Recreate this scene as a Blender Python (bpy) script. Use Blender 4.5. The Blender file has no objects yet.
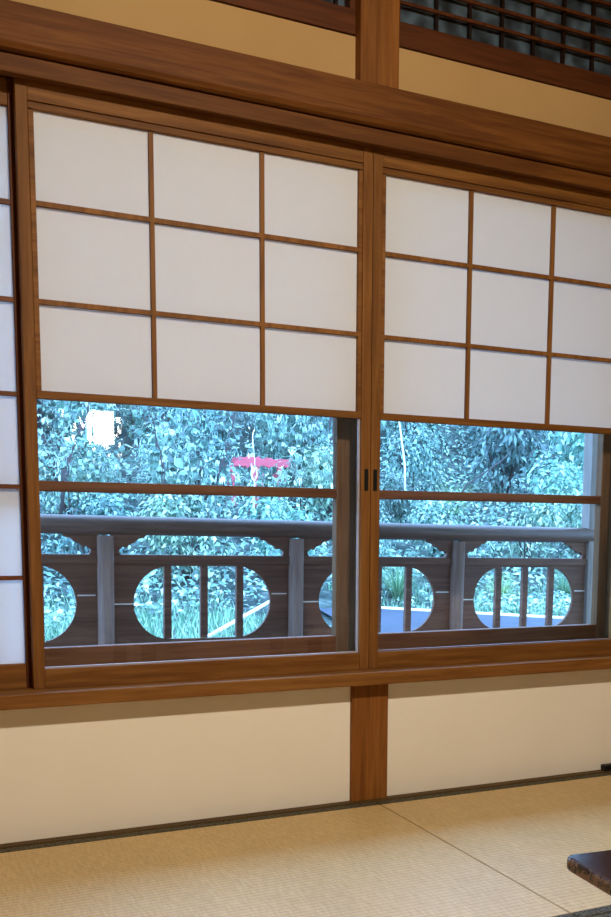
import bpy, bmesh, math, random
from mathutils import Vector, Matrix, noise

scene = bpy.context.scene
col = scene.collection
PI = math.pi

# ------------------------------------------------------------------ nodes
def new_mat(name):
    m = bpy.data.materials.new(name)
    m.use_nodes = True
    nt = m.node_tree
    nt.nodes.clear()
    return m, nt, nt.nodes, nt.links

def lin(c):
    f = lambda v: v / 12.92 if v <= .04045 else ((v + .055) / 1.055) ** 2.4
    return tuple(f(v / 255.0) for v in c) + (1.0,)

def tex_coord(N, L, scale=(1, 1, 1), rot=(0, 0, 0)):
    tc = N.new('ShaderNodeTexCoord')
    mp = N.new('ShaderNodeMapping')
    mp.inputs['Scale'].default_value = scale
    mp.inputs['Rotation'].default_value = rot
    L.new(tc.outputs['Object'], mp.inputs['Vector'])
    return mp.outputs['Vector']

def noise_tex(N, L, vec, scale, detail=4, rough=.55, dist=0):
    n = N.new('ShaderNodeTexNoise')
    n.inputs['Scale'].default_value = scale
    n.inputs['Detail'].default_value = detail
    n.inputs['Roughness'].default_value = rough
    n.inputs['Distortion'].default_value = dist
    L.new(vec, n.inputs['Vector'])
    return n.outputs['Fac']

def ramp(N, L, fac, stops):
    r = N.new('ShaderNodeValToRGB')
    el = r.color_ramp.elements
    while len(el) < len(stops):
        el.new(.5)
    for e, (p, c) in zip(el, stops):
        e.position = p
        e.color = c
    L.new(fac, r.inputs['Fac'])
    return r.outputs['Color']

def mixc(N, L, fac, a, b, mode='MIX'):
    m = N.new('ShaderNodeMix')
    m.data_type = 'RGBA'
    m.blend_type = mode
    for s, v in ((m.inputs[0], fac), (m.inputs[6], a), (m.inputs[7], b)):
        if hasattr(v, 'links') or hasattr(v, 'is_linked'):
            L.new(v, s)
        else:
            s.default_value = v
    return m.outputs[2]

def principled(N, L, base, rough=.5, spec=.5, bump=None, bump_str=.2, bump_dist=.002):
    p = N.new('ShaderNodeBsdfPrincipled')
    o = N.new('ShaderNodeOutputMaterial')
    if hasattr(base, 'is_linked'):
        L.new(base, p.inputs['Base Color'])
    else:
        p.inputs['Base Color'].default_value = base
    if hasattr(rough, 'is_linked'):
        L.new(rough, p.inputs['Roughness'])
    else:
        p.inputs['Roughness'].default_value = rough
    p.inputs['Specular IOR Level'].default_value = spec
    if bump is not None:
        b = N.new('ShaderNodeBump')
        b.inputs['Strength'].default_value = bump_str
        b.inputs['Distance'].default_value = bump_dist
        L.new(bump, b.inputs['Height'])
        L.new(b.outputs['Normal'], p.inputs['Normal'])
    L.new(p.outputs['BSDF'], o.inputs['Surface'])
    return p

def wood(name, dark, mid, light, axis='x', rough=.58, spec=.18, stretch=22):
    m, nt, N, L = new_mat(name)
    s = {'x': (1.2, stretch, stretch), 'y': (stretch, 1.2, stretch), 'z': (stretch, stretch, 1.2)}[axis]
    v = tex_coord(N, L, s)
    v1 = tex_coord(N, L, tuple(a * .35 for a in s))
    n1 = noise_tex(N, L, v, 3.0, 6, .65, .6)
    n2 = noise_tex(N, L, v1, 1.3, 3, .5, .3)
    c1 = ramp(N, L, n1, [(.28, lin(dark)), (.5, lin(mid)), (.74, lin(light))])
    c2 = ramp(N, L, n2, [(.3, (.72, .70, .66, 1)), (.7, (1.12, 1.10, 1.08, 1))])
    c = mixc(N, L, 1.0, c1, c2, 'MULTIPLY')
    principled(N, L, c, rough, spec, n1, .12, .002)
    return m

M = {}
M['wood_x'] = wood('warm_cedar_horizontal', (99, 60, 24), (129, 84, 37), (151, 105, 52), 'x')
M['wood_z'] = wood('warm_cedar_vertical', (102, 62, 25), (130, 85, 38), (151, 105, 53), 'z')
M['beam_x'] = wood('aged_cedar_beam', (82, 45, 14), (108, 64, 23), (130, 84, 35), 'x', .6)
M['post_z'] = wood('red_brown_post', (112, 64, 24), (140, 87, 36), (157, 105, 50), 'z')
M['ranma_x'] = wood('dark_transom_wood', (70, 36, 14), (90, 48, 20), (108, 60, 26), 'x')
M['ranma_and_shade_z'] = wood('dark_transom_and_shaded_stile_wood', (70, 36, 14), (90, 48, 20), (108, 60, 26), 'z')
M['sash_x'] = wood('dark_sash_wood', (84, 46, 24), (112, 66, 36), (132, 84, 50), 'x', .5)
M['sash_z'] = wood('dark_sash_wood_upright', (84, 56, 34), (112, 80, 52), (132, 98, 68), 'z', .55)
M['rail_x'] = wood('weathered_rail_wood', (80, 60, 50), (102, 80, 68), (122, 100, 86), 'x', .55, .4)
M['rail_z'] = wood('weathered_rail_post_wood', (122, 98, 88), (150, 124, 112), (172, 146, 134), 'z', .55, .4)
M['board_x'] = wood('dark_board_wood', (82, 52, 40), (108, 74, 58), (132, 98, 78), 'x', .55, .35)
M['edge_x'] = wood('olive_edge_strip', (64, 46, 20), (86, 64, 30), (104, 80, 40), 'x', .6)
M['ranma_dark'] = wood('near_black_upright', (26, 14, 8), (36, 20, 12), (46, 26, 16), 'z', .6)
M['pillar_z'] = wood('grey_veranda_pillar', (120, 112, 108), (146, 138, 132), (166, 158, 150), 'z', .7, .2)
M['ceil_x'] = wood('ceiling_board', (80, 50, 24), (110, 72, 36), (130, 90, 50), 'x')

def plaster(name, a, b):
    m, nt, N, L = new_mat(name)
    v = tex_coord(N, L)
    n = noise_tex(N, L, v, 2.2, 5, .6)
    f = noise_tex(N, L, v, 260, 3, .6)
    c = ramp(N, L, n, [(.3, lin(a)), (.7, lin(b))])
    principled(N, L, c, .9, .1, f, .15, .001)
    return m
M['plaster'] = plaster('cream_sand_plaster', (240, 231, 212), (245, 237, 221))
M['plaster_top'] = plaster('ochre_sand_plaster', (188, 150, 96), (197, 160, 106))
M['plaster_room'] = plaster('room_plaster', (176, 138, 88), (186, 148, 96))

def paper(name, diff, trans, t):
    m, nt, N, L = new_mat(name)
    v = tex_coord(N, L)
    n = noise_tex(N, L, v, 9, 6, .7, .8)
    c = ramp(N, L, n, [(.3, tuple(x * .97 for x in diff[:3]) + (1,)), (.7, diff)])
    d = N.new('ShaderNodeBsdfDiffuse'); L.new(c, d.inputs['Color'])
    tr = N.new('ShaderNodeBsdfTranslucent'); tr.inputs['Color'].default_value = trans
    mx = N.new('ShaderNodeMixShader'); mx.inputs['Fac'].default_value = t
    L.new(d.outputs[0], mx.inputs[1]); L.new(tr.outputs[0], mx.inputs[2])
    o = N.new('ShaderNodeOutputMaterial'); L.new(mx.outputs[0], o.inputs['Surface'])
    return m
M['paper'] = paper('shoji_paper_double', (.745, .745, .735, 1), (.8, .8, .8, 1), .10)
M['paper_single'] = paper('shoji_paper_single', (.80, .80, .82, 1), (.85, .85, .85, 1), .30)

def glass(name, bump=0.0, tint=(.97, .985, .98, 1), ior=1.5):
    m, nt, N, L = new_mat(name)
    t = N.new('ShaderNodeBsdfTransparent'); t.inputs['Color'].default_value = tint
    g = N.new('ShaderNodeBsdfGlossy'); g.inputs['Roughness'].default_value = .0
    fr = N.new('ShaderNodeFresnel'); fr.inputs['IOR'].default_value = ior
    mx = N.new('ShaderNodeMixShader')
    if bump:
        v = tex_coord(N, L, (1, 1, 1))
        n = noise_tex(N, L, v, 26, 2, .5)
        b = N.new('ShaderNodeBump'); b.inputs['Strength'].default_value = bump
        b.inputs['Distance'].default_value = .0012
        L.new(n, b.inputs['Height']); L.new(b.outputs['Normal'], g.inputs['Normal'])
    L.new(fr.outputs[0], mx.inputs['Fac'])
    L.new(t.outputs[0], mx.inputs[1]); L.new(g.outputs[0], mx.inputs[2])
    o = N.new('ShaderNodeOutputMaterial'); L.new(mx.outputs[0], o.inputs['Surface'])
    return m
def wavy():
    m, nt, N, L = new_mat('wavy_old_pane')
    v = tex_coord(N, L, (1, 1, .6))
    n = noise_tex(N, L, v, 34, 1.5, .5)
    b = N.new('ShaderNodeBump'); b.inputs['Strength'].default_value = 1.0; b.inputs['Distance'].default_value = .0008
    L.new(n, b.inputs['Height'])
    t = N.new('ShaderNodeBsdfRefraction'); t.inputs['IOR'].default_value = 1.45; t.inputs['Roughness'].default_value = 0
    g = N.new('ShaderNodeBsdfGlossy'); g.inputs['Roughness'].default_value = .0
    fr = N.new('ShaderNodeFresnel'); fr.inputs['IOR'].default_value = 1.45
    mx = N.new('ShaderNodeMixShader')
    for q in (t, g): L.new(b.outputs['Normal'], q.inputs['Normal'])
    L.new(fr.outputs[0], mx.inputs['Fac'])
    L.new(t.outputs[0], mx.inputs[1]); L.new(g.outputs[0], mx.inputs[2])
    o = N.new('ShaderNodeOutputMaterial'); L.new(mx.outputs[0], o.inputs['Surface'])
    return m
M['glass'] = glass('clear_pane')
M['old_glass'] = wavy()

def plain(name, c, rough=.5, spec=.4, nscale=30, var=.1):
    m, nt, N, L = new_mat(name)
    v = tex_coord(N, L)
    n = noise_tex(N, L, v, nscale, 4)
    a = tuple(x * (1 - var) for x in c[:3]) + (1,); b = tuple(x * (1 + var) for x in c[:3]) + (1,)
    principled(N, L, ramp(N, L, n, [(.3, a), (.7, b)]), rough, spec)
    return m
M['black'] = plain('black_recess', (.006, .005, .004, 1), .6, .2)
M['black_plastic'] = plain('black_plastic', (.006, .006, .007, 1), .5, .3)
M['bead'] = plain('pale_glazing_bead', lin((172, 160, 156)), .5, .4)
M['bead_right'] = plain('dull_glazing_bead', lin((128, 110, 104)), .5, .4)
M['red'] = plain('faded_red_paint', lin((196, 84, 96)), .6, .3)
M['bark'] = plain('dark_bark', lin((70, 66, 66)), .9, .1)
M['pale_bark'] = plain('pale_bark', lin((225, 225, 215)), .8, .1)
M['kerb'] = plain('pale_stone_and_seam_light', lin((238, 232, 222)), .8, .2, 12)
M['path'] = plain('wet_slate_paving', lin((40, 46, 64)), .6, .3, 6, .4)
M['lacquer_leg'] = plain('dark_lacquer', lin((40, 18, 12)), .25, .5)
M['slab'] = plain('sub_floor', lin((30, 22, 14)), .9, .1)

# lattice glass of the transom: dim teal frosted panes, highlights painted as noise
def ranma_glass():
    m, nt, N, L = new_mat('dim_frosted_pane')
    v = tex_coord(N, L, (1, 1, 1))
    n = noise_tex(N, L, v, 20, 1.5, .5)
    c = ramp(N, L, n, [(.34, lin((38, 43, 46))), (.52, lin((64, 76, 84))), (.68, lin((90, 108, 120)))])
    principled(N, L, c, .35, .5)
    return m
M['ranma_glass'] = ranma_glass()

# tatami
def tatami():
    m, nt, N, L = new_mat('woven_rush')
    v = tex_coord(N, L)
    w = N.new('ShaderNodeTexWave'); w.wave_type = 'BANDS'; w.bands_direction = 'Y'
    w.inputs['Scale'].default_value = 21.5; w.inputs['Distortion'].default_value = .9
    w.inputs['Detail'].default_value = 2; w.inputs['Detail Scale'].default_value = 6
    L.new(v, w.inputs['Vector'])
    vx = tex_coord(N, L, (160, 26, 1))
    n = noise_tex(N, L, vx, 1.0, 4, .6)
    vb = tex_coord(N, L, (5, 1.2, 1))
    nb = noise_tex(N, L, vb, 1.0, 4, .6)
    c = ramp(N, L, n, [(.3, lin((198, 164, 108))), (.7, lin((218, 188, 132)))])
    c = mixc(N, L, 1.0, c, ramp(N, L, w.outputs['Fac'], [(0, (.86, .85, .83, 1)), (.55, (1, 1, 1, 1))]), 'MULTIPLY')
    c = mixc(N, L, 1.0, c, ramp(N, L, nb, [(.3, (.93, .93, .92, 1)), (.7, (1.05, 1.05, 1.05, 1))]), 'MULTIPLY')
    add = N.new('ShaderNodeMath'); add.operation = 'MULTIPLY_ADD'; add.inputs[1].default_value = .15
    L.new(n, add.inputs[0]); L.new(w.outputs['Fac'], add.inputs[2])
    principled(N, L, c, .52, .45, add.outputs[0], .5, .0012)
    return m
M['tatami'] = tatami()

def heri():
    m, nt, N, L = new_mat('woven_border_cloth')
    v = tex_coord(N, L, (1, 1, 1))
    w = N.new('ShaderNodeTexVoronoi'); w.inputs['Scale'].default_value = 150
    L.new(v, w.inputs['Vector'])
    c = ramp(N, L, w.outputs['Distance'], [(.25, lin((30, 26, 17))), (.55, lin((88, 80, 58)))])
    principled(N, L, c, .75, .3, w.outputs['Distance'], .3, .001)
    return m
M['heri'] = heri()

def lacquer():
    m, nt, N, L = new_mat('worn_dark_lacquer')
    v = tex_coord(N, L, (1, 1, 1))
    n = noise_tex(N, L, v, 75, 6, .7, .6)
    geo = N.new('ShaderNodeNewGeometry')
    sep = N.new('ShaderNodeSeparateXYZ'); L.new(geo.outputs['Normal'], sep.inputs[0])
    side = N.new('ShaderNodeMapRange'); side.inputs[1].default_value = .85; side.inputs[2].default_value = .3
    L.new(sep.outputs['Z'], side.inputs[0])
    worn = N.new('ShaderNodeMapRange'); worn.inputs[1].default_value = .46; worn.inputs[2].default_value = .53
    L.new(n, worn.inputs[0])
    mul = N.new('ShaderNodeMath'); mul.operation = 'MULTIPLY'
    L.new(side.outputs[0], mul.inputs[0]); L.new(worn.outputs[0], mul.inputs[1])
    c = mixc(N, L, mul.outputs[0], lin((38, 16, 9)), lin((136, 112, 98)))
    r = N.new('ShaderNodeMapRange'); r.inputs[3].default_value = .16; r.inputs[4].default_value = .6
    L.new(mul.outputs[0], r.inputs[0])
    principled(N, L, c, r.outputs[0], .5, n, .1, .002)
    return m
M['lacquer'] = lacquer()

def leaf(name, cols, rough=.38, spec=.6, trans=.25):
    m, nt, N, L = new_mat(name)
    g = N.new('ShaderNodeNewGeometry')
    oi = N.new('ShaderNodeObjectInfo')
    c = ramp(N, L, g.outputs['Random Per Island'], [(i / (len(cols) - 1), lin(k)) for i, k in enumerate(cols)])
    c2 = ramp(N, L, oi.outputs['Random'], [(0, (.55, .72, .8, 1)), (.5, (1, 1, 1, 1)), (1, (1.25, 1.15, .95, 1))])
    c = mixc(N, L, 1.0, c, c2, 'MULTIPLY')
    p = N.new('ShaderNodeBsdfPrincipled')
    L.new(c, p.inputs['Base Color']); p.inputs['Roughness'].default_value = rough
    p.inputs['Specular IOR Level'].default_value = spec
    tr = N.new('ShaderNodeBsdfTranslucent'); L.new(c, tr.inputs['Color'])
    mx = N.new('ShaderNodeMixShader'); mx.inputs['Fac'].default_value = trans
    L.new(p.outputs[0], mx.inputs[1]); L.new(tr.outputs[0], mx.inputs[2])
    o = N.new('ShaderNodeOutputMaterial'); L.new(mx.outputs[0], o.inputs['Surface'])
    return m
M['leaf'] = leaf('glossy_broad_leaf', [(44, 76, 70), (90, 130, 118), (140, 178, 160), (206, 224, 210)])
M['leaf_dark'] = leaf('dark_leaf', [(38, 62, 62), (76, 108, 102), (134, 164, 152)])
M['leaf_pale'] = leaf('pale_leaf', [(100, 150, 124), (160, 200, 172), (226, 236, 216)])
M['blade'] = leaf('long_grass_blade', [(70, 112, 70), (120, 158, 110), (190, 206, 168)], .45, .4)
M['lawn'] = leaf('rough_grass', [(66, 116, 92), (116, 162, 132), (184, 210, 182)], .6, .2)

def earth():
    m, nt, N, L = new_mat('leaf_litter_bank')
    v = tex_coord(N, L)
    n = noise_tex(N, L, v, 7, 8, .7, .4)
    c = ramp(N, L, n, [(.3, lin((26, 34, 34))), (.5, lin((58, 72, 68))), (.75, lin((130, 136, 128)))])
    principled(N, L, c, .9, .1, n, .6, .05)
    return m
M['earth'] = earth()

# ------------------------------------------------------------------ mesh builders
class MB:
    def __init__(self):
        self.v = []; self.f = []; self.smooth = []
    def quad(self, pts, smooth=False):
        b = len(self.v); self.v += [tuple(p) for p in pts]
        self.f.append(tuple(range(b, b + len(pts)))); self.smooth.append(smooth)
    def box(self, x0, x1, y0, y1, z0, z1):
        b = len(self.v)
        self.v += [(x0, y0, z0), (x1, y0, z0), (x1, y1, z0), (x0, y1, z0), (x0, y0, z1), (x1, y0, z1), (x1, y1, z1), (x0, y1, z1)]
        for q in ((3, 2, 1, 0), (4, 5, 6, 7), (0, 1, 5, 4), (1, 2, 6, 5), (2, 3, 7, 6), (3, 0, 4, 7)):
            self.f.append(tuple(b + i for i in q)); self.smooth.append(False)
        return self
    def prism_x(self, prof, x0, x1):           # prof: list of (y,z), counter-clockwise seen from +x
        b = len(self.v); n = len(prof)
        self.v += [(x0, y, z) for y, z in prof] + [(x1, y, z) for y, z in prof]
        for i in range(n):
            j = (i + 1) % n
            self.f.append((b + i, b + j, b + n + j, b + n + i)); self.smooth.append(False)
        self.f.append(tuple(b + i for i in reversed(range(n)))); self.f.append(tuple(b + n + i for i in range(n)))
        self.smooth += [False, False]
        return self
    def prism_y(self, prof, y0, y1):           # prof: list of (x,z)
        b = len(self.v); n = len(prof)
        self.v += [(x, y0, z) for x, z in prof] + [(x, y1, z) for x, z in prof]
        for i in range(n):
            j = (i + 1) % n
            self.f.append((b + i, b + j, b + n + j, b + n + i)); self.smooth.append(False)
        self.f.append(tuple(b + i for i in reversed(range(n)))); self.f.append(tuple(b + n + i for i in range(n)))
        self.smooth += [False, False]
        return self
    def tube(self, pts, rad, n=8):
        pts = [Vector(p) for p in pts]
        if not hasattr(rad, '__len__'): rad = [rad] * len(pts)
        b = len(self.v)
        for i, p in enumerate(pts):
            d = (pts[min(i + 1, len(pts) - 1)] - pts[max(i - 1, 0)]).normalized()
            a = d.orthogonal().normalized() if abs(d.z) > .9 else d.cross(Vector((0, 0, 1))).normalized()
            c = d.cross(a)
            for k in range(n):
                t = 2 * PI * k / n
                self.v.append(tuple(p + (a * math.cos(t) + c * math.sin(t)) * rad[i]))
        for i in range(len(pts) - 1):
            for k in range(n):
                k2 = (k + 1) % n
                self.f.append((b + i * n + k, b + i * n + k2, b + (i + 1) * n + k2, b + (i + 1) * n + k)); self.smooth.append(True)
        self.f.append(tuple(b + k for k in reversed(range(n)))); self.smooth.append(False)
        e = b + (len(pts) - 1) * n
        self.f.append(tuple(e + k for k in range(n))); self.smooth.append(False)
        return self
    def build(self, name, mat, parent=None, bevel=0.0, fix=True, segs=2):
        me = bpy.data.meshes.new(name)
        off = Vector((0, 0, 0)); p = parent
        while p is not None:
            off += p.location; p = p.parent
        me.from_pydata([tuple(Vector(v) - off) for v in self.v], [], self.f)
        me.polygons.foreach_set('use_smooth', self.smooth)
        me.materials.append(mat)
        if fix:
            bm = bmesh.new(); bm.from_mesh(me)
            bmesh.ops.recalc_face_normals(bm, faces=bm.faces); bm.to_mesh(me); bm.free()
        me.update()
        o = bpy.data.objects.new(name, me)
        col.objects.link(o)
        o.parent = parent
        if bevel:
            md = o.modifiers.new('edge', 'BEVEL'); md.width = bevel; md.segments = segs
            md.limit_method = 'ANGLE'; md.angle_limit = math.radians(50)
        return o

def box(*a):
    return MB().box(*a)

def thing(name, label, cat, loc=(0, 0, 0), group=None, kind=None):
    o = bpy.data.objects.new(name, None); col.objects.link(o)
    o.location = loc; o.empty_display_size = .1
    o['label'] = label; o['category'] = cat
    if group: o['group'] = group
    if kind: o['kind'] = kind
    return o

def tag(o, label, cat, group=None, kind=None):
    o['label'] = label; o['category'] = cat
    if group: o['group'] = group
    if kind: o['kind'] = kind
    return o

def struct(o, label=None, cat=None):
    o['kind'] = 'structure'
    if label: o['label'] = label
    if cat: o['category'] = cat
    return o

# ------------------------------------------------------------------ camera (solved from the photograph)
cam_d = bpy.data.cameras.new('camera'); cam = bpy.data.objects.new('camera', cam_d); col.objects.link(cam)
yaw, pitch, roll = .443372, -.120361, .0077579
fwd = Vector((math.sin(yaw) * math.cos(pitch), math.cos(yaw) * math.cos(pitch), math.sin(pitch)))
right = Vector((math.cos(yaw), -math.sin(yaw), 0)); up = right.cross(fwd)
r2 = right * math.cos(roll) + up * math.sin(roll); u2 = -right * math.sin(roll) + up * math.cos(roll)
CAM = Vector((-1.147931, -2.319946, .736001)); F = 965.02; CX, CY = 353.592, 646.832; W, H = 611, 917
mw = Matrix((r2, u2, -fwd)).transposed().to_4x4(); mw.translation = CAM
cam.matrix_world = mw
cam_d.sensor_fit = 'VERTICAL'; cam_d.sensor_height = 24.0
cam_d.lens = F / H * 24.0
cam_d.shift_x = -(CX - W / 2) / H
cam_d.shift_y = (CY - H / 2) / H
cam_d.clip_start = .05; cam_d.clip_end = 200
scene.camera = cam

def at(px, py, y=None, z=None):
    d = fwd + r2 * ((px - CX) / F) - u2 * ((py - CY) / F)
    t = (y - CAM.y) / d.y if y is not None else (z - CAM.z) / d.z
    return CAM + d * t
def to_px(p):
    d = Vector(p) - CAM; k = d.dot(fwd)
    return CX + F * d.dot(r2) / k, CY - F * d.dot(u2) / k

# ------------------------------------------------------------------ room shell
struct(box(-2.6, 3.0, -5.2, .14, -.16, -.056).build('floor', M['slab']))
struct(box(-2.7, 3.1, -5.3, .14, 2.66, 2.74).build('ceiling', M['ceil_x']))
struct(box(-2.7, 3.1, -5.32, -5.2, -.16, 2.7).build('wall_back', M['plaster_room']))
struct(box(-2.72, -2.6, -5.2, .14, -.16, 2.7).build('wall_left', M['plaster_room']))
struct(box(3.0, 3.12, -5.2, .14, -.16, 2.7).build('wall_right', M['plaster_room']))
# window wall: plaster below the sill (two fields), beside the screens, above the long beam
struct(box(-2.6, -.055, 0, .12, -.05, .328).build('wall_front_lower_left', M['plaster']))
struct(box(.055, 3.0, 0, .12, -.05, .328).build('wall_front_lower_right', M['plaster']))
struct(box(1.10, 3.0, .02, .14, .328, 1.80).build('wall_front_right_fill', M['plaster']))  # plain fill added where a fourth screen would stand, stops light leaking in
struct(box(-2.6, -1.76, .02, .14, .328, 1.80).build('wall_front_left', M['plaster']))
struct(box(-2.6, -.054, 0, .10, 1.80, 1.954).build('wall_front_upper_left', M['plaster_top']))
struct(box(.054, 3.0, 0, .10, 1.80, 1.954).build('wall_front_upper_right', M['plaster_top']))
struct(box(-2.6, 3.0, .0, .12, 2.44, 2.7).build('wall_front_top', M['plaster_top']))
# posts on the wall
struct(box(-.055, .055, -.012, .12, -.004, .328).build('trim_1', M['post_z'], bevel=.003))
struct(box(-.054, .054, -.031, .12, 1.80, 2.66).build('trim_2', M['post_z'], bevel=.003))
# long beam with a chamfered lower edge, and the grooved head rail beneath it
P = [(-.05, 1.752), (-.05, 1.832), (.1, 1.832), (.1, 1.738), (-.034, 1.738), (-.043, 1.742)]
struct(MB().prism_x(P, -2.6, 3.0).build('trim_3', M['beam_x'], bevel=.002))
P = [(-.034, 1.696), (-.034, 1.7335), (.13, 1.7335), (.13, 1.716), (-.004, 1.716), (-.004, 1.699)]
struct(MB().prism_x(P, -2.6, 3.0).build('trim_4', M['beam_x'], bevel=.002))
# sill board
struct(box(-2.6, 3.0, -.058, .14, .328, .362).build('trim_5', M['wood_x'], bevel=.003))
# thin wood strip between plaster and mats
struct(box(-2.6, 3.0, -.028, .0, -.05, .003).build('baseboard_front', M['edge_x'], bevel=.001))

# ------------------------------------------------------------------ shoji screens
def window_screen(side, label):
    t = thing('shoji_screen', label, 'shoji screen', (side * .434, .015, .362))
    x = lambda a, b: (min(side * a, side * b), max(side * a, side * b))
    zt = 1.712
    a, b = x(0.0006, .028); box(a, b, 0, .03, .362, zt).build('stile', M['wood_z'], t, .0018)
    a, b = x(.842, .868); box(a, b, 0, .03, .362, zt).build('stile', M['wood_z'], t, .0018)
    a, b = x(.028, .842)
    box(a, b, .001, .029, 1.661, zt).build('top_rail', M['wood_x'], t, .0015)
    box(a, b, .001, .029, .362, .408).build('bottom_rail', M['wood_x'], t, .0015)
    # raised sliding panel
    a, b = x(.0285, .8415)
    m = MB()
    m.box(a, b, .003, .019, 1.646, 1.6595); m.box(a, b, .001, .019, 1.026, 1.0435)
    a1, b1 = x(.0285, .0385); m.box(a1, b1, .003, .019, 1.0435, 1.643)
    a1, b1 = x(.830, .8415); m.box(a1, b1, .003, .019, 1.0435, 1.643)
    sp = m.build('sliding_panel', M['wood_x'], t, .001)
    m = MB()
    for c in (.2987, .5706):
        m.box(side * c - .0052, side * c + .0052, .005, .0145, 1.0435, 1.643)
    a, b = x(.0385, .830)
    for z in (1.2395, 1.4495):
        m.box(a, b, .0046, .0141, z - .0052, z + .0052)
    m.build('lattice', M['wood_z'], sp)
    m = MB(); m.quad([(a, .0152, 1.0435), (b, .0152, 1.0435), (b, .0152, 1.652), (a, .0152, 1.652)])
    pp = m.build('paper_sheet', M['paper'], sp, fix=False); pp['label'] = 'white translucent paper'
    # lower glass with pale putty beads
    a, b = x(.0285, .8415)
    m = MB(); m.quad([(a, .017, .409), (b, .017, .409), (b, .017, 1.0255), (a, .017, 1.0255)])
    m.build('glass_pane', M['glass'], t, fix=False)
    m = MB(); m.box(a, b, .008, .016, .408, .4115)
    if side < 0:
        a2, b2 = x(.0285, .0325); m.box(a2, b2, .008, .016, .412, 1.0255)
    bd = m.build('glazing_bead', M['bead'] if side < 0 else M['bead_right'], t); bd['label'] = 'thin pale strip edging the glass'
    a, b = x(.0075, .0185)
    fp = box(a, b, -.0012, .004, .840, .896).build('finger_pull', M['black'], t); fp['label'] = 'black slot pull'
    return t
window_screen(-1, 'sliding shoji screen left of the centre meeting stiles, raised paper panel above clear glass')
window_screen(1, 'sliding shoji screen right of the centre meeting stiles, raised paper panel above clear glass')

t = thing('shoji_screen', 'full paper shoji screen cut off at the left edge of the photo, bluish white', 'shoji screen', (-1.3, .045, .362))
X0, X1 = -1.75, -.852
box(X1 - .028, X1, .033, .060, .362, 1.712).build('stile', M['ranma_and_shade_z'], t, .0015)  # darker wood paints the shade behind the neighbouring screen's stile
box(X0, X0 + .028, .033, .060, .362, 1.712).build('stile', M['sash_z'], t, .0015)
box(X0 + .028, X1 - .028, .034, .059, 1.655, 1.712).build('top_rail', M['wood_x'], t, .0015)
box(X0 + .028, X1 - .028, .034, .059, .362, .419).build('bottom_rail', M['wood_x'], t, .0015)
m = MB()
for z in (.62, .829, 1.037, 1.244, 1.453):
    m.box(X0 + .028, X1 - .028, .0350, .045, z - .005, z + .005)
for x in (-1.18, -1.465):
    m.box(x - .005, x + .005, .0354, .045, .419, 1.655)
m.build('lattice', M['sash_x'], t)
m = MB(); m.quad([(X0 + .028, .0455, .419), (X1 - .028, .0455, .419), (X1 - .028, .0455, 1.655), (X0 + .028, .0455, 1.655)])
pp = m.build('paper_sheet', M['paper_single'], t, fix=False); pp['label'] = 'bluish white translucent paper'

# ------------------------------------------------------------------ outer glazed sashes behind the screens
def sash(name, xa, xb, ws, we, label):
    t = thing(name, label, 'window', ((xa + xb) / 2, .1, .362), kind='structure')
    y0, y1 = .086, .114
    box(xa, xa + ws, y0, y1, .362, 1.712).build('stile', M['sash_z'], t, .002)
    box(xb - we, xb, y0, y1, .362, 1.712).build('stile', M['sash_z'], t, .002)
    box(xa + ws, xb - we, y0 + .001, y1 - .001, .362, .447).build('bottom_rail', M['sash_x'], t, .002)
    box(xa + ws, xb - we, y0 + .001, y1 - .001, 1.66, 1.712).build('top_rail', M['sash_x'], t, .002)
    box(xa + ws, xb - we, y0 + .001, y1 - .001, .822, .847).build('mid_rail', M['sash_x'], t, .002)
    for z0, z1, g in ((.447, .822, 'glass'), (.847, 1.66, 'old_glass')):
        m = MB()
        if g == 'old_glass' and we > .05:
            m.box(xa + ws, xb - we, .098, .102, z0, z1)
        else:
            g = 'glass'
            m.quad([(xa + ws, .1, z0), (xb - we, .1, z0), (xb - we, .1, z1), (xa + ws, .1, z1)])
        m.build('glass_pane', M[g], t, fix=(g == 'old_glass'))
    return t
sash('window_1', -.985, .001, .04, .061, 'dark wooden glazed sash behind the left screen, wide right stile')
sash('window_2', .002, .872, .06, .032, 'dark wooden glazed sash behind the right screen, slim right stile')
struct(box(.878, 1.10, .07, .14, .362, 1.8).build('trim_6', M['sash_z'], bevel=.002))
struct(box(-1.09, -.99, .09, .14, .362, 1.8).build('trim_7', M['sash_z'], bevel=.002))

# ------------------------------------------------------------------ transom lattices above
def transom(xa, xb, label, lattice_from):
    t = thing('transom_lattice', label, 'transom', ((xa + xb) / 2, .04, 1.954))
    m = MB()
    m.box(xa, xb, -.004, .05, 1.957, 2.016)
    m.box(xa, xb, -.004, .05, 2.40, 2.44)
    m.box(xa, xa + .016, -.003, .05, 2.016, 2.40); m.box(xb - .016, xb, -.003, .05, 2.016, 2.40)
    m.build('transom_frame', M['ranma_x'], t, .002)
    m = MB()
    k = lattice_from
    while k < xb - .03:
        if k > xa + .03: m.box(k - .004, k + .004, .0165, .028, 2.016, 2.40)
        k += .1015
    m.build('lattice_uprights', M['ranma_dark'], t)
    m = MB()
    z = 2.0685
    while z < 2.39:
        m.box(xa + .016, xb - .016, .008, .0162, z - .004, z + .004); z += .0475
    m.build('lattice_crossbars', M['ranma_and_shade_z'], t)
    m = MB(); m.quad([(xa + .016, .03, 2.016), (xb - .016, .03, 2.016), (xb - .016, .03, 2.40), (xa + .016, .03, 2.40)])
    g = m.build('glass_pane', M['ranma_glass'], t, fix=False); g['label'] = 'dim bluish glass'
transom(.055, 1.74, 'dark wood transom lattice at the top right with small dim glass panes', .188)
transom(-1.74, -.055, 'dark wood transom lattice left of the upper post, mostly cut off by the photo top', -.2)
struct(box(1.74, 3.0, 0, .1, 1.954, 2.45).build('wall_front_upper_far_right', M['plaster_top']))
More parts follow.
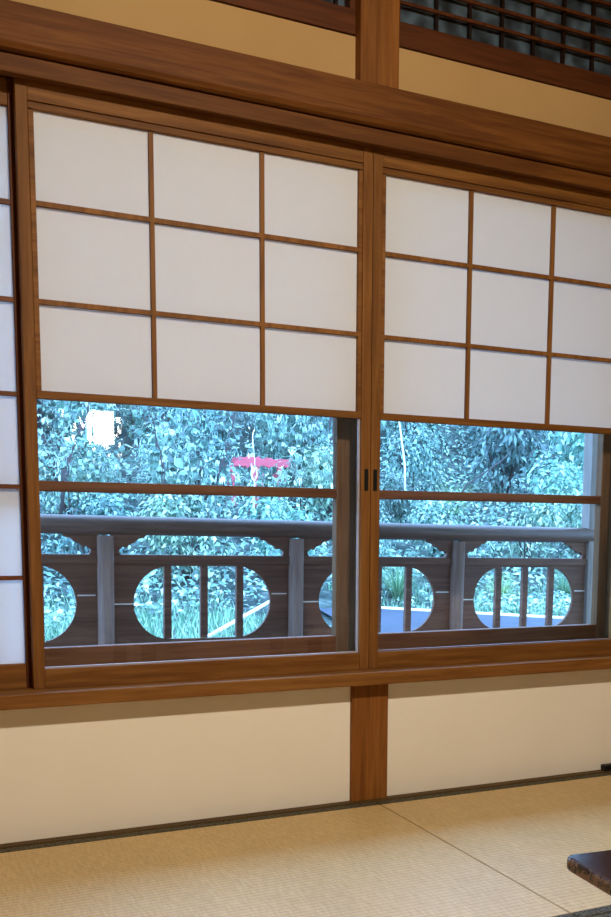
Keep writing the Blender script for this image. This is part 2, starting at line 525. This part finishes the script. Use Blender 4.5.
struct(box(-2.6, -1.74, 0, .1, 1.954, 2.45).build('wall_front_upper_far_left', M['plaster_top']))

# ------------------------------------------------------------------ tatami
def mat_(x0, x1, y0, y1, label):
    t = thing('tatami_mat', label, 'tatami mat', ((x0 + x1) / 2, (y0 + y1) / 2, -.055))
    g = .0017
    h = .030
    box(x0 + g, x1 - g, y0 + h, y1 - h, -.055, 0).build('woven_surface', M['tatami'], t, .0008)
    for a, b in ((y0 + g * .5, y0 + h - .0003), (y1 - h + .0003, y1 - g * .5)):
        bb = box(x0 + g, x1 - g, a, b, -.055, .0012).build('cloth_border', M['heri'], t, .002)
        bb['label'] = 'dark patterned cloth edging'
mat_(-1.74, .010, -.905, -.029, 'straw coloured tatami mat along the wall, left of the floor seam')
mat_(.010, 1.76, -.905, -.029, 'straw coloured tatami mat along the wall, right of the floor seam')
mat_(-.865, .885, -1.783, -.906, 'tatami mat in front at lower right, only its grey border in view')
struct(box(-2.6, -1.742, -1.783, -.029, -.056, -.001).build('floor_left_strip', M['tatami']))
struct(box(1.762, 3.0, -1.783, -.029, -.056, -.001).build('floor_right_strip', M['tatami']))
struct(box(-2.6, -.867, -1.783, -.906, -.056, -.001).build('floor_near_left', M['tatami'])) if False else None
struct(box(-2.6, 3.0, -5.2, -1.785, -.056, -.001).build('floor_near', M['tatami']))
struct(box(-1.742, -.867, -1.783, -.907, -.056, -.001).build('floor_near_left', M['tatami']))
struct(box(.887, 1.762, -1.783, -.907, -.056, -.001).build('floor_near_right', M['tatami']))

# ------------------------------------------------------------------ low table, cut off at the right edge
def rounded(x0, x1, y0, y1, r, n=6):
    pts = []
    for cx, cy, a0 in ((x1 - r, y1 - r, 0), (x0 + r, y1 - r, PI / 2), (x0 + r, y0 + r, PI), (x1 - r, y0 + r, 1.5 * PI)):
        for k in range(n + 1):
            a = a0 + PI / 2 * k / n
            pts.append((cx + r * math.cos(a), cy + r * math.sin(a)))
    return pts
tb = thing('low_table', 'low dark lacquer table at the lower right edge, corner rim worn pale', 'table', (-.399, -1.366, .001))
pts = rounded(-.399, .80, -2.15, -1.366, .014)
m = MB(); n = len(pts)
m.v += [(x, y, .3115) for x, y in pts] + [(x, y, .330) for x, y in pts]
m.f += [tuple(reversed(range(n))), tuple(range(n, 2 * n))] + [(i, (i + 1) % n, n + (i + 1) % n, n + i) for i in range(n)]
m.smooth += [False] * (n + 2)
m.build('table_top', M['lacquer'], tb, .005, segs=3)
box(-.24, .63, -2.0, -1.52, .262, .3115).build('apron', M['lacquer_leg'], tb, .003)
for lx in (-.22, .56):
    for ly in (-1.98, -1.59):
        box(lx, lx + .05, ly, ly + .05, .001, .262).build('leg', M['lacquer_leg'], tb, .004)

tb.rotation_euler = (0, 0, math.radians(-5.5))
# small black thing by the wall
bx = thing('black_box', 'small flat black box on the floor edge against the wall, far right', 'box', (.88, -.016, .003))
box(.803, .97, -.0265, -.004, .003, .0215).build('case', M['black_plastic'], bx, .003)
box(.812, .958, -.0285, -.0262, .007, .018).build('front_face', M['black'], bx, .001)

# ------------------------------------------------------------------ veranda outside
struct(box(-4, 7, .14, 1.12, .05, .12).build('floor_veranda', M['rail_x']))
struct(MB().prism_x([(.14, 2.36), (1.12, 2.22), (1.12, 2.28), (.14, 2.44)], -4, 7).build('ceiling_veranda', M['rail_x']))
struct(box(1.517, 1.567, .972, 1.03, .12, 2.24).build('pillar', M['pillar_z'], bevel=.004), 'pale grey veranda pillar beyond the right window', 'pillar')

rl = thing('veranda_railing', 'dark wooden veranda railing with pill shaped cutouts beyond the windows', 'railing', (.4, 1.0, .12))
handrail_z = .735
hr = MB()
for i in range(0, 1): pass
prof = []
for k in range(20):
    a = 2 * PI * k / 20
    prof.append((1.0 + .042 * math.cos(a), handrail_z + .032 * math.sin(a)))
hr.prism_x(prof, -2.6, 3.2)
hr.smooth = [True] * 20 + [False, False]
hr.build('handrail', M['rail_x'], rl)
box(-2.6, 3.2, .982, 1.022, .606, .637).build('mid_rail', M['board_x'], rl, .003)
box(-2.6, 3.2, .975, 1.03, .27, .312).build('bottom_rail', M['rail_x'], rl, .003)
posts = [-1.895, -1.203, -.512, .179, .871, 1.541, 2.21]
for i, px in enumerate(posts):
    if i != 5:
        m = MB()
        m.tube([(px, .985, .14), (px, .985, .3), (px, .985, .70)], .028, 16)
        m.build('post', M['rail_z'], rl)
# board panels with the stadium cutout
def panel(xa, xb):
    za, zb = .312, .606
    cx, cz = (xa + xb) / 2, .471
    hw, r = .250, .128
    # front/back faces built as strips between outer rectangle and stadium outline
    outline = []
    n = 16
    for k in range(n + 1):
        a = -PI / 2 + PI * k / n; outline.append((cx + hw - r + r * math.cos(a), cz + r * math.sin(a)))
    for k in range(n + 1):
        a = PI / 2 + PI * k / n; outline.append((cx - hw + r + r * math.cos(a), cz + r * math.sin(a)))
    outer = []
    for x, z in outline:
        dx, dz = x - cx, z - cz
        s = min(((xb - cx) / abs(dx)) if abs(dx) > 1e-6 else 1e9, ((zb - cz) if dz > 0 else (cz - za)) / abs(dz) if abs(dz) > 1e-6 else 1e9)
        outer.append((cx + dx * s, cz + dz * s))
    m = MB(); k = len(outline)
    y0, y1 = .992, 1.008
    for y in (y0, y1):
        m.v += [(x, y, z) for x, z in outline] + [(x, y, z) for x, z in outer]
    for i in range(k):
        j = (i + 1) % k
        m.f.append((i, j, k + j, k + i)); m.f.append((2 * k + i, 3 * k + i, 3 * k + j, 2 * k + j))
        m.f.append((i, 2 * k + i, 2 * k + j, j))
        m.smooth += [False, False, True]
    # corners of the rectangle
    for sx, X in ((1, xb), (-1, xa)):
        for sz, Z in ((1, zb), (-1, za)):
            best = [i for i in range(k)]
            side_pts = [p for p in outer if abs(p[0] - X) < 1e-6 and (p[1] - cz) * sz > 0]
            top_pts = [p for p in outer if abs(p[1] - Z) < 1e-6 and (p[0] - cx) * sx > 0]
            if side_pts and top_pts:
                a = max(side_pts, key=lambda p: (p[1] - cz) * sz); b = max(top_pts, key=lambda p: (p[0] - cx) * sx)
                for y in (y0, y1):
                    m.quad([(a[0], y, a[1]), (X, y, Z), (b[0], y, b[1])])
    o = m.build('cutout_board', M['board_x'], rl)
    for bxx in (-.131, 0, .132):
        mm = box(cx + bxx - .013, cx + bxx + .013, .990, 1.010, .345, .599)
        mm.build('baluster', M['board_x'], o, .002)
    # pale strips painted as light showing where two boards of the panel part
    for args in ((cx - hw - .088, cx - hw - .003, .466, .4705), (cx + hw + .003, cx + hw + .062, .497, .5015)):
        sm = box(args[0], args[1], .9905, .9925, args[2], args[3]).build('seam_light', M['kerb'], o)
        sm['label'] = 'pale strip of painted light in the slit between boards'
for i in range(len(posts) - 1):
    panel(posts[i] + .024, posts[i + 1] - .024)
# scalloped brackets between handrail and mid rail
def bracket(px, s):
    o = [(.020, .637), (.052, .637), (.046, .652), (.060, .664), (.074, .660), (.082, .672), (.100, .678), (.112, .690), (.132, .694), (.142, .706), (.150, .716), (.020, .716)]
    pr = [(px + s * a, z) for a, z in o]
    m = MB().prism_y(pr, .990, 1.010)
    m.build('carved_bracket', M['board_x'], rl)
for px in posts[1:6]:
    for s in (-1, 1): bracket(px, s)
rl.rotation_euler = (0, .0125, 0)

# ------------------------------------------------------------------ garden bank
random.seed(11)
def hz(x, y):
    k = max(0, y - 5.6)
    h = .30 * k if k < 6 else 1.8 + .52 * (k - 6)
    h += .22 * noise.noise(Vector((x * .5, y * .5, 3.1))) * min(1, k / 1.5)
    return h
m = MB()
nx, ny = 70, 70
xs = [-9 + 34 * i / nx for i in range(nx + 1)]; ys = [1.3 + 28 * (j / ny) ** 1.3 for j in range(ny + 1)]
m.v = [(x, y, hz(x, y)) for y in ys for x in xs]
for j in range(ny):
    for i in range(nx):
        a = j * (nx + 1) + i
        m.f.append((a, a + 1, a + nx + 2, a + nx + 1)); m.smooth.append(True)
ground = struct(m.build('ground', M['earth'], fix=False))
# paved path with a kerb
kerb_pts = [at(372, 605.5, z=.06), at(432, 609, z=.06), at(500, 611, z=.06), at(575, 616.5, z=.06)]
ka, kb = kerb_pts[0], kerb_pts[-1]
dv = (kb - ka); ext_a = ka - dv * .35; ext_b = kb + dv * 1.2
nrm = Vector((-dv.y, dv.x, 0)).normalized()
if nrm.y < 0: nrm = -nrm
kw = .07
m = MB()
a, b = ext_a, ext_b
segs = 8
kerb = thing('stone_kerb', 'pale stone kerb edging the dark path beyond the right window', 'kerb', (ka.x, ka.y, .02))
# one continuous kerb
top = .05
v = [(a.x, a.y, 0), (b.x, b.y, 0), (b.x + nrm.x * kw, b.y + nrm.y * kw, 0), (a.x + nrm.x * kw, a.y + nrm.y * kw, 0)]
m.v = [(x, y, -.05) for x, y, z in v] + [(x, y, top) for x, y, z in v]
m.f = [(3, 2, 1, 0), (4, 5, 6, 7), (0, 1, 5, 4), (1, 2, 6, 5), (2, 3, 7, 6), (3, 0, 4, 7)]; m.smooth = [False] * 6
m.build('kerb_stone', M['kerb'], kerb, .01)
m = MB(); m.quad([(a.x, a.y, .035), (b.x, b.y, .035), (b.x - 1, 1.4, .035), (2.0, 1.4, .035), (1.55, 3.0, .035)])
struct(m.build('path', M['path'], fix=False))
# pale edging board on the grass, seen through the left cutouts
p0 = Vector((.60, 3.62, 0)); p1 = Vector((1.95, 5.85, 0))
m = MB(); pp_ = []
for k in range(9):
    q = p0.lerp(p1, k / 8); pp_.append((q.x, q.y, .03 + .09 * k / 8))
m.tube(pp_, .015, 8)
tag(m.build('garden_pole', M['kerb'], None), 'pale wooden pole lying in the grass beyond the left window', 'pole')

# leaves
def add_leaf(m, p, n, d, ln, wd):
    n = n.normalized(); d = (d - n * d.dot(n))
    if d.length < 1e-4: d = n.orthogonal()
    d.normalize(); s = n.cross(d)
    a = p; t = p + d * ln - n * ln * .18; mid = p + d * ln * .45
    l = mid + s * wd * .5 + n * wd * .14; r = mid - s * wd * .5 + n * wd * .14
    b = len(m.v)
    m.v += [tuple(a), tuple(l), tuple(t), tuple(r), tuple(mid)]
    m.f += [(b, b + 4, b + 1), (b + 4, b + 2, b + 1), (b, b + 3, b + 4), (b + 4, b + 3, b + 2)]
    m.smooth += [False] * 4

def foliage_mesh(seed, n, ln, ratio, R, Hh):
    rnd = random.Random(seed); m = MB()
    lumps = [(Vector((rnd.uniform(-.6, .6) * R, rnd.uniform(-.5, .5) * R, Hh * rnd.uniform(.25, .85))), R * rnd.uniform(.4, .62)) for _ in range(7)]
    for i in range(n):
        c, r = rnd.choice(lumps)
        u = Vector((rnd.gauss(0, 1), rnd.gauss(0, 1), rnd.gauss(0, 1))).normalized()
        p = c + u * r * rnd.uniform(.55, 1.05)
        if p.z < .03: p.z = abs(p.z) + .03
        nn = (u + Vector((0, 0, 1.0)) + Vector((rnd.uniform(-.7, .7), rnd.uniform(-.7, .7), rnd.uniform(-.3, .6)))).normalized()
        d = u + Vector((rnd.uniform(-1, 1), rnd.uniform(-1, 1), rnd.uniform(-.9, .2)))
        L_ = ln * rnd.uniform(.65, 1.25)
        add_leaf(m, p, nn, d, L_, L_ * ratio)
    return m
def stem_mesh(seed, R, Hh, r0=.018):
    rnd = random.Random(seed + 99); m = MB()
    for _ in range(6):
        a = rnd.uniform(0, 2 * PI); q = Vector((math.cos(a) * R * .5, math.sin(a) * R * .5, Hh * rnd.uniform(.7, 1.0)))
        b_ = q * .5 + Vector((rnd.uniform(-.1, .1), rnd.uniform(-.1, .1), .05))
        m.tube([(0, 0, -.08), tuple(b_), tuple(q)], [r0, r0 * .7, r0 * .3], 6)
    return m

def undergrowth():
    rnd = random.Random(8); m = MB()
    for i in range(62000):
        y = 3.0 + 21 * rnd.random() ** 1.7
        x = rnd.uniform(-1.148 + .0 * (y + 2.3) - 1.6, -1.148 + .95 * (y + 2.3) + 1.4)
        q_ = Vector((x, y, 0)) - Vector((ka.x, ka.y, 0))
        if q_.dot(nrm) < .2 and q_.dot(dv) / dv.length_squared > -.4: continue
        L_ = (.06 if y < 6 else .085) * rnd.uniform(.6, 1.3) * (1 + max(0, y - 8) * .07)
        p = Vector((x, y, hz(x, y) + rnd.uniform(.0, .16)))
        n = Vector((rnd.uniform(-.8, .8), rnd.uniform(-1.2, .4), 1)); d = Vector((rnd.uniform(-1, 1), rnd.uniform(-1, 1), rnd.uniform(-.3, .3)))
        add_leaf(m, p, n, d, L_, L_ * rnd.uniform(.35, .55))
    o = m.build('undergrowth', M['leaf'], ground, fix=False); o['kind'] = 'stuff'
undergrowth()
protos = []
def proto(name, fm, sm, mat):
    t = thing(name, '', 'shrub')
    fo = fm.build('foliage', mat, t, fix=False)
    st = sm.build('stem', M['bark'], t)
    return t
kinds = []
for seed, n, ln, ratio, R, Hh, mat in ((1, 1500, .10, .5, .75, 1.05, 'leaf'), (2, 1700, .085, .46, .8, 1.2, 'leaf'),
                                       (3, 1400, .12, .42, .75, 1.1, 'leaf_dark'), (4, 1300, .11, .55, .7, 1.0, 'leaf_pale')):
    kinds.append((foliage_mesh(seed, n, ln, ratio, R, Hh).build('foliage', M[mat], None, fix=False),
                  stem_mesh(seed, R, Hh).build('stem', M['bark'], None)))
desc = ['mid green glossy', 'dense small leaved', 'dark long leaved', 'pale bright leaved']
red_c = at(258, 468, y=9.0)
# long arching grass clumps
def clump_mesh(seed, n, ln):
    rnd = random.Random(seed); m = MB()
    for i in range(n):
        a = rnd.uniform(0, 2 * PI); lean = rnd.uniform(.35, 1.15); L_ = ln * rnd.uniform(.6, 1.15); w = rnd.uniform(.003, .007)
        d = Vector((math.cos(a), math.sin(a), 0)); s = Vector((-d.y, d.x, 0))
        base = d * rnd.uniform(0, .07); pts = []
        for k in range(5):
            t = k / 4
            pts.append(base + d * L_ * lean * t * (.5 + .5 * t) + Vector((0, 0, L_ * (t * (1.25 - lean * .25) - .62 * lean * t * t))))
        b = len(m.v)
        for k, p in enumerate(pts):
            ww = w * (1 - .8 * k / 4); m.v += [tuple(p - s * ww), tuple(p + s * ww)]
        for k in range(4):
            m.f.append((b + 2 * k, b + 2 * k + 1, b + 2 * k + 3, b + 2 * k + 2)); m.smooth.append(True)
    return m
cl0 = clump_mesh(5, 260, .66).build('blades', M['blade'], None, fix=False)
spots = [(398, 588, 'at the left end of the kerb', .8), (452, 510, 'just above the handrail in the right window', .95),
         (565, 590, 'at the right end of the kerb', .7), (500, 592, 'behind the middle of the kerb', .6)]
first = True; clump_at = []
def ground_hit(px, py):
    d = fwd + r2 * ((px - CX) / F) - u2 * ((py - CY) / F); p = CAM.copy(); t = 3.6
    while t < 25:
        p = CAM + d * t
        if p.y > 3.3 and p.z < hz(p.x, p.y): break
        t += .04
    return p
for px, py, wh, s in spots:
    p = ground_hit(px, py + 12)
    t = thing('grass_clump', 'clump of long arching grass, ' + wh, 'grass clump', (p.x, p.y, hz(p.x, p.y)), 'long grass clumps')
    clump_at.append((p.x, p.y, .62 * s))
    if first: o = cl0; first = False
    else:
        o = cl0.copy(); col.objects.link(o)
    o.parent = t; t.rotation_euler = (0, 0, random.uniform(0, 6)); t.scale = (s, s, s)

rads = []
for fo, st in kinds:
    rads.append(max(math.hypot(v.co.x, v.co.y) for v in fo.data.vertices))
rows = [(6.75, .62), (8.05, .78), (9.7, .98), (11.8, 1.25), (14.4, 1.55), (17.6, 1.9), (21.6, 2.4)]
shrubs = []
for ri, (y, sc) in enumerate(rows):
    x = -1.148 + .10 * (y + 2.3) - 1.8 - (.6 if ri % 2 else 0); x1 = -1.148 + .84 * (y + 2.3) + 1.2
    while x < x1:
        k = random.choice([0, 0, 1, 1, 2, 3])
        s = sc * random.uniform(.86, 1.0) * .95 / rads[k]
        hw_ = s * rads[k] * .90
        xx = x + hw_; yy = y + random.uniform(-.06, .06) * sc
        z = hz(xx, yy) - .05
        px, py = to_px((xx, yy, z + .5 * s))
        hide = yy < 8.9 and 222 < px < 292 and ri == 1
        if hide: s *= .62
        for cx_, cy_, cr_ in clump_at:
            dd = max(abs(cx_ - xx), abs(cy_ - yy)) - cr_
            if dd < s * rads[k]: s = max(dd / rads[k], 0)
        ok = s * rads[k] > .3
        if ok: shrubs.append((ri, xx, yy, z, s, k, px))
        x = xx + hw_
used = [False] * 4
rowname = ['front row by the kerb', 'second row up the bank', 'third row up the bank', 'middle of the bank', 'upper bank', 'high on the bank', 'top of the bank']
ordw = ['first', 'second', 'third', 'fourth', 'fifth', 'sixth', 'seventh', 'eighth', 'ninth', 'tenth', 'eleventh', 'twelfth', 'thirteenth']
cnt = {}
def put_shrub(ri, x, y, z, s, k):
    fo0, st0 = kinds[k]
    t = thing('broadleaf_shrub', '', 'shrub', (x, y, z), 'shrubs on the garden bank')
    if not used[k]:
        used[k] = True; fo, st = fo0, st0
    else:
        fo, st = fo0.copy(), st0.copy(); col.objects.link(fo); col.objects.link(st)
    fo.parent = t; st.parent = t
    t.rotation_euler = (0, 0, PI * random.choice([0, 1])); t.scale = (s, s, s * random.uniform(1.2, 1.4))
    c = cnt.get(ri, 0); cnt[ri] = c + 1
    t['label'] = desc[k] + ' shrub, ' + ordw[min(c, 12)] + ' from the left, ' + rowname[ri]
for s in sorted(shrubs, key=lambda a: (a[0], a[6])):
    put_shrub(*s[:6])

# rough grass on the low bank: uncountable
m = MB(); rnd = random.Random(3)
for i in range(16000):
    if i % 2:
        x = rnd.uniform(-1.5, 2.6); y = rnd.uniform(2.6, 6.1)
        if x > 1.6 and y < 5.0: continue
    else:
        y = rnd.uniform(4.0, 6.1); x = rnd.uniform(1.5, 8.5)
        rel = (Vector((x, y, 0)) - Vector((ka.x, ka.y, 0))).dot(nrm)
        if rel < .18: continue
    if (Vector((x, y, 0)) - Vector((ka.x, ka.y, 0))).dot(nrm) < .15 and x > 1.5: continue
    L_ = rnd.uniform(.05, .15); a = rnd.uniform(0, 6.28); s = Vector((math.cos(a), math.sin(a), 0)) * rnd.uniform(.004, .009)
    b0 = Vector((x, y, hz(x, y) - .01)); tip = b0 + Vector((rnd.uniform(-.5, .5) * L_, rnd.uniform(-.5, .5) * L_, L_))
    m.quad([b0 - s, b0 + s, tip])
tag(m.build('grass', M['lawn'], None, fix=False), 'rough green grass on the ground beyond the railing', 'grass', kind='stuff')

# thin trunks and bare branches among the shrubs
def trunk(pts, r, mat, label):
    m = MB().tube(pts, [r, r * .85, r * .7, r * .5][:len(pts)], 8)
    tag(m.build('sapling_trunk', mat, None), label, 'tree trunk', 'bare slender trunks')
def line(px0, py0, px1, py1, y, r, mat, label, bend=0):
    a = at(px0, py0, y=y); b = at(px1, py1, y=y)
    c = a.lerp(b, .45) + Vector((bend, 0, 0)); e = b + (b - a) * .2
    trunk([tuple(a), tuple(c), tuple(b), tuple(e)], r, mat, label)
line(254, 535, 253, 445, 7.0, .014, M['pale_bark'], 'thin pale upright sapling in front of the red frame')
line(405, 500, 399, 420, 7.0, .012, M['pale_bark'], 'thin pale sapling trunk at the left of the right window', .03)
line(327, 520, 332, 400, 8.5, .05, M['bark'], 'stout dark trunk by the left window right edge', .05)
line(205, 500, 235, 410, 6.6, .014, M['bark'], 'dark slanting bare branch in the middle of the left window', .06)
line(60, 520, 88, 405, 6.2, .016, M['bark'], 'dark bare stem at the left of the left window', -.05)
line(165, 530, 150, 405, 6.8, .013, M['bark'], 'dark bare stem rising between the lamp reflection and the middle', .05)
line(455, 505, 500, 462, 7.2, .012, M['bark'], 'arched bare branch in the right window', -.12)

# red frame half hidden among the shrubs
Yr = 8.9
rf = thing('red_frame', 'red wooden post and beam frame among the shrubs beyond the left window', 'frame', tuple(at(256, 520, y=Yr)))
A = at(238, 457, y=Yr); B = at(287, 468, y=Yr)
box(A.x - .05, B.x + .05, Yr - .04, Yr + .04, B.z, A.z).build('crossbeam', M['red'], rf, .006)
for px in (233, 256, 279):
    c = at(px, 470, y=Yr)
    box(c.x - .024, c.x + .024, Yr - .03, Yr + .03, hz(c.x, Yr) - .1, B.z).build('post', M['red'], rf, .005)

# ------------------------------------------------------------------ lamps
def area(name, loc, size, energy, color, target=None, spread=None):
    l = bpy.data.lights.new(name, 'AREA'); l.shape = 'DISK'; l.size = size; l.energy = energy; l.color = color
    o = bpy.data.objects.new(name, l); col.objects.link(o); o.location = loc
    if target is not None:
        o.rotation_euler = (Vector(target) - Vector(loc)).to_track_quat('-Z', 'Y').to_euler()
    return o
area('ceiling_lamp', (-.35, -2.1, 2.22), .10, 50, (1.0, .885, .735), (-.3, -1.05, 0))

# paper lantern deeper in the room, mirrored in the upper left pane
def emis(name, c, s):
    m, nt, N, L = new_mat(name)
    v = tex_coord(N, L); n = noise_tex(N, L, v, 12, 3)
    cc = ramp(N, L, n, [(.3, c), (.7, tuple(min(1, x * 1.05) for x in c[:3]) + (1,))])
    e = N.new('ShaderNodeEmission'); e.inputs['Strength'].default_value = s; L.new(cc, e.inputs['Color'])
    o = N.new('ShaderNodeOutputMaterial'); L.new(e.outputs[0], o.inputs['Surface'])
    return m
M['lantern'] = emis('glowing_lantern_paper', (1.0, .93, .82, 1), 40)
ln_ = thing('paper_lantern', 'glowing square paper lantern seen mirrored in the upper left pane', 'lantern', (.10, -4.1, 1.26))
box(.03, .17, -4.17, -4.03, 1.27, 1.48).build('lamp_shade', M['lantern'], ln_, .004)
m = MB()
for sx in (.028, .172):
    for sy in (-4.172, -4.028):
        m.box(sx - .005, sx + .005, sy - .005, sy + .005, 1.26, 1.5)
m.box(.02, .18, -4.18, -4.02, 1.255, 1.268); m.box(.02, .18, -4.18, -4.02, 1.485, 1.50)
m.build('lantern_frame', M['sash_z'], ln_)
MB().tube([(.1, -4.1, 1.50), (.1, -4.1, 2.66)], .004, 6).build('cord', M['black'], ln_)

# ------------------------------------------------------------------ sky
w = bpy.data.worlds.new('sky'); scene.world = w; w.use_nodes = True
N = w.node_tree.nodes; L = w.node_tree.links; N.clear()
tc = N.new('ShaderNodeTexCoord'); sp = N.new('ShaderNodeSeparateXYZ'); L.new(tc.outputs['Generated'], sp.inputs[0])
cr = N.new('ShaderNodeValToRGB')
cr.color_ramp.elements[0].position = .0; cr.color_ramp.elements[0].color = (.27, .52, .96, 1)
cr.color_ramp.elements[1].position = .9; cr.color_ramp.elements[1].color = (.28, .53, 1.0, 1)
L.new(sp.outputs['Z'], cr.inputs['Fac'])
bg = N.new('ShaderNodeBackground'); bg.inputs['Strength'].default_value = 12.0
L.new(cr.outputs[0], bg.inputs['Color'])
wo = N.new('ShaderNodeOutputWorld'); L.new(bg.outputs[0], wo.inputs['Surface'])

# ------------------------------------------------------------------ view
scene.view_settings.view_transform = 'Standard'
scene.view_settings.look = 'None'
scene.view_settings.exposure = 0.0
scene.cycles.max_bounces = 8
scene.cycles.transparent_max_bounces = 12
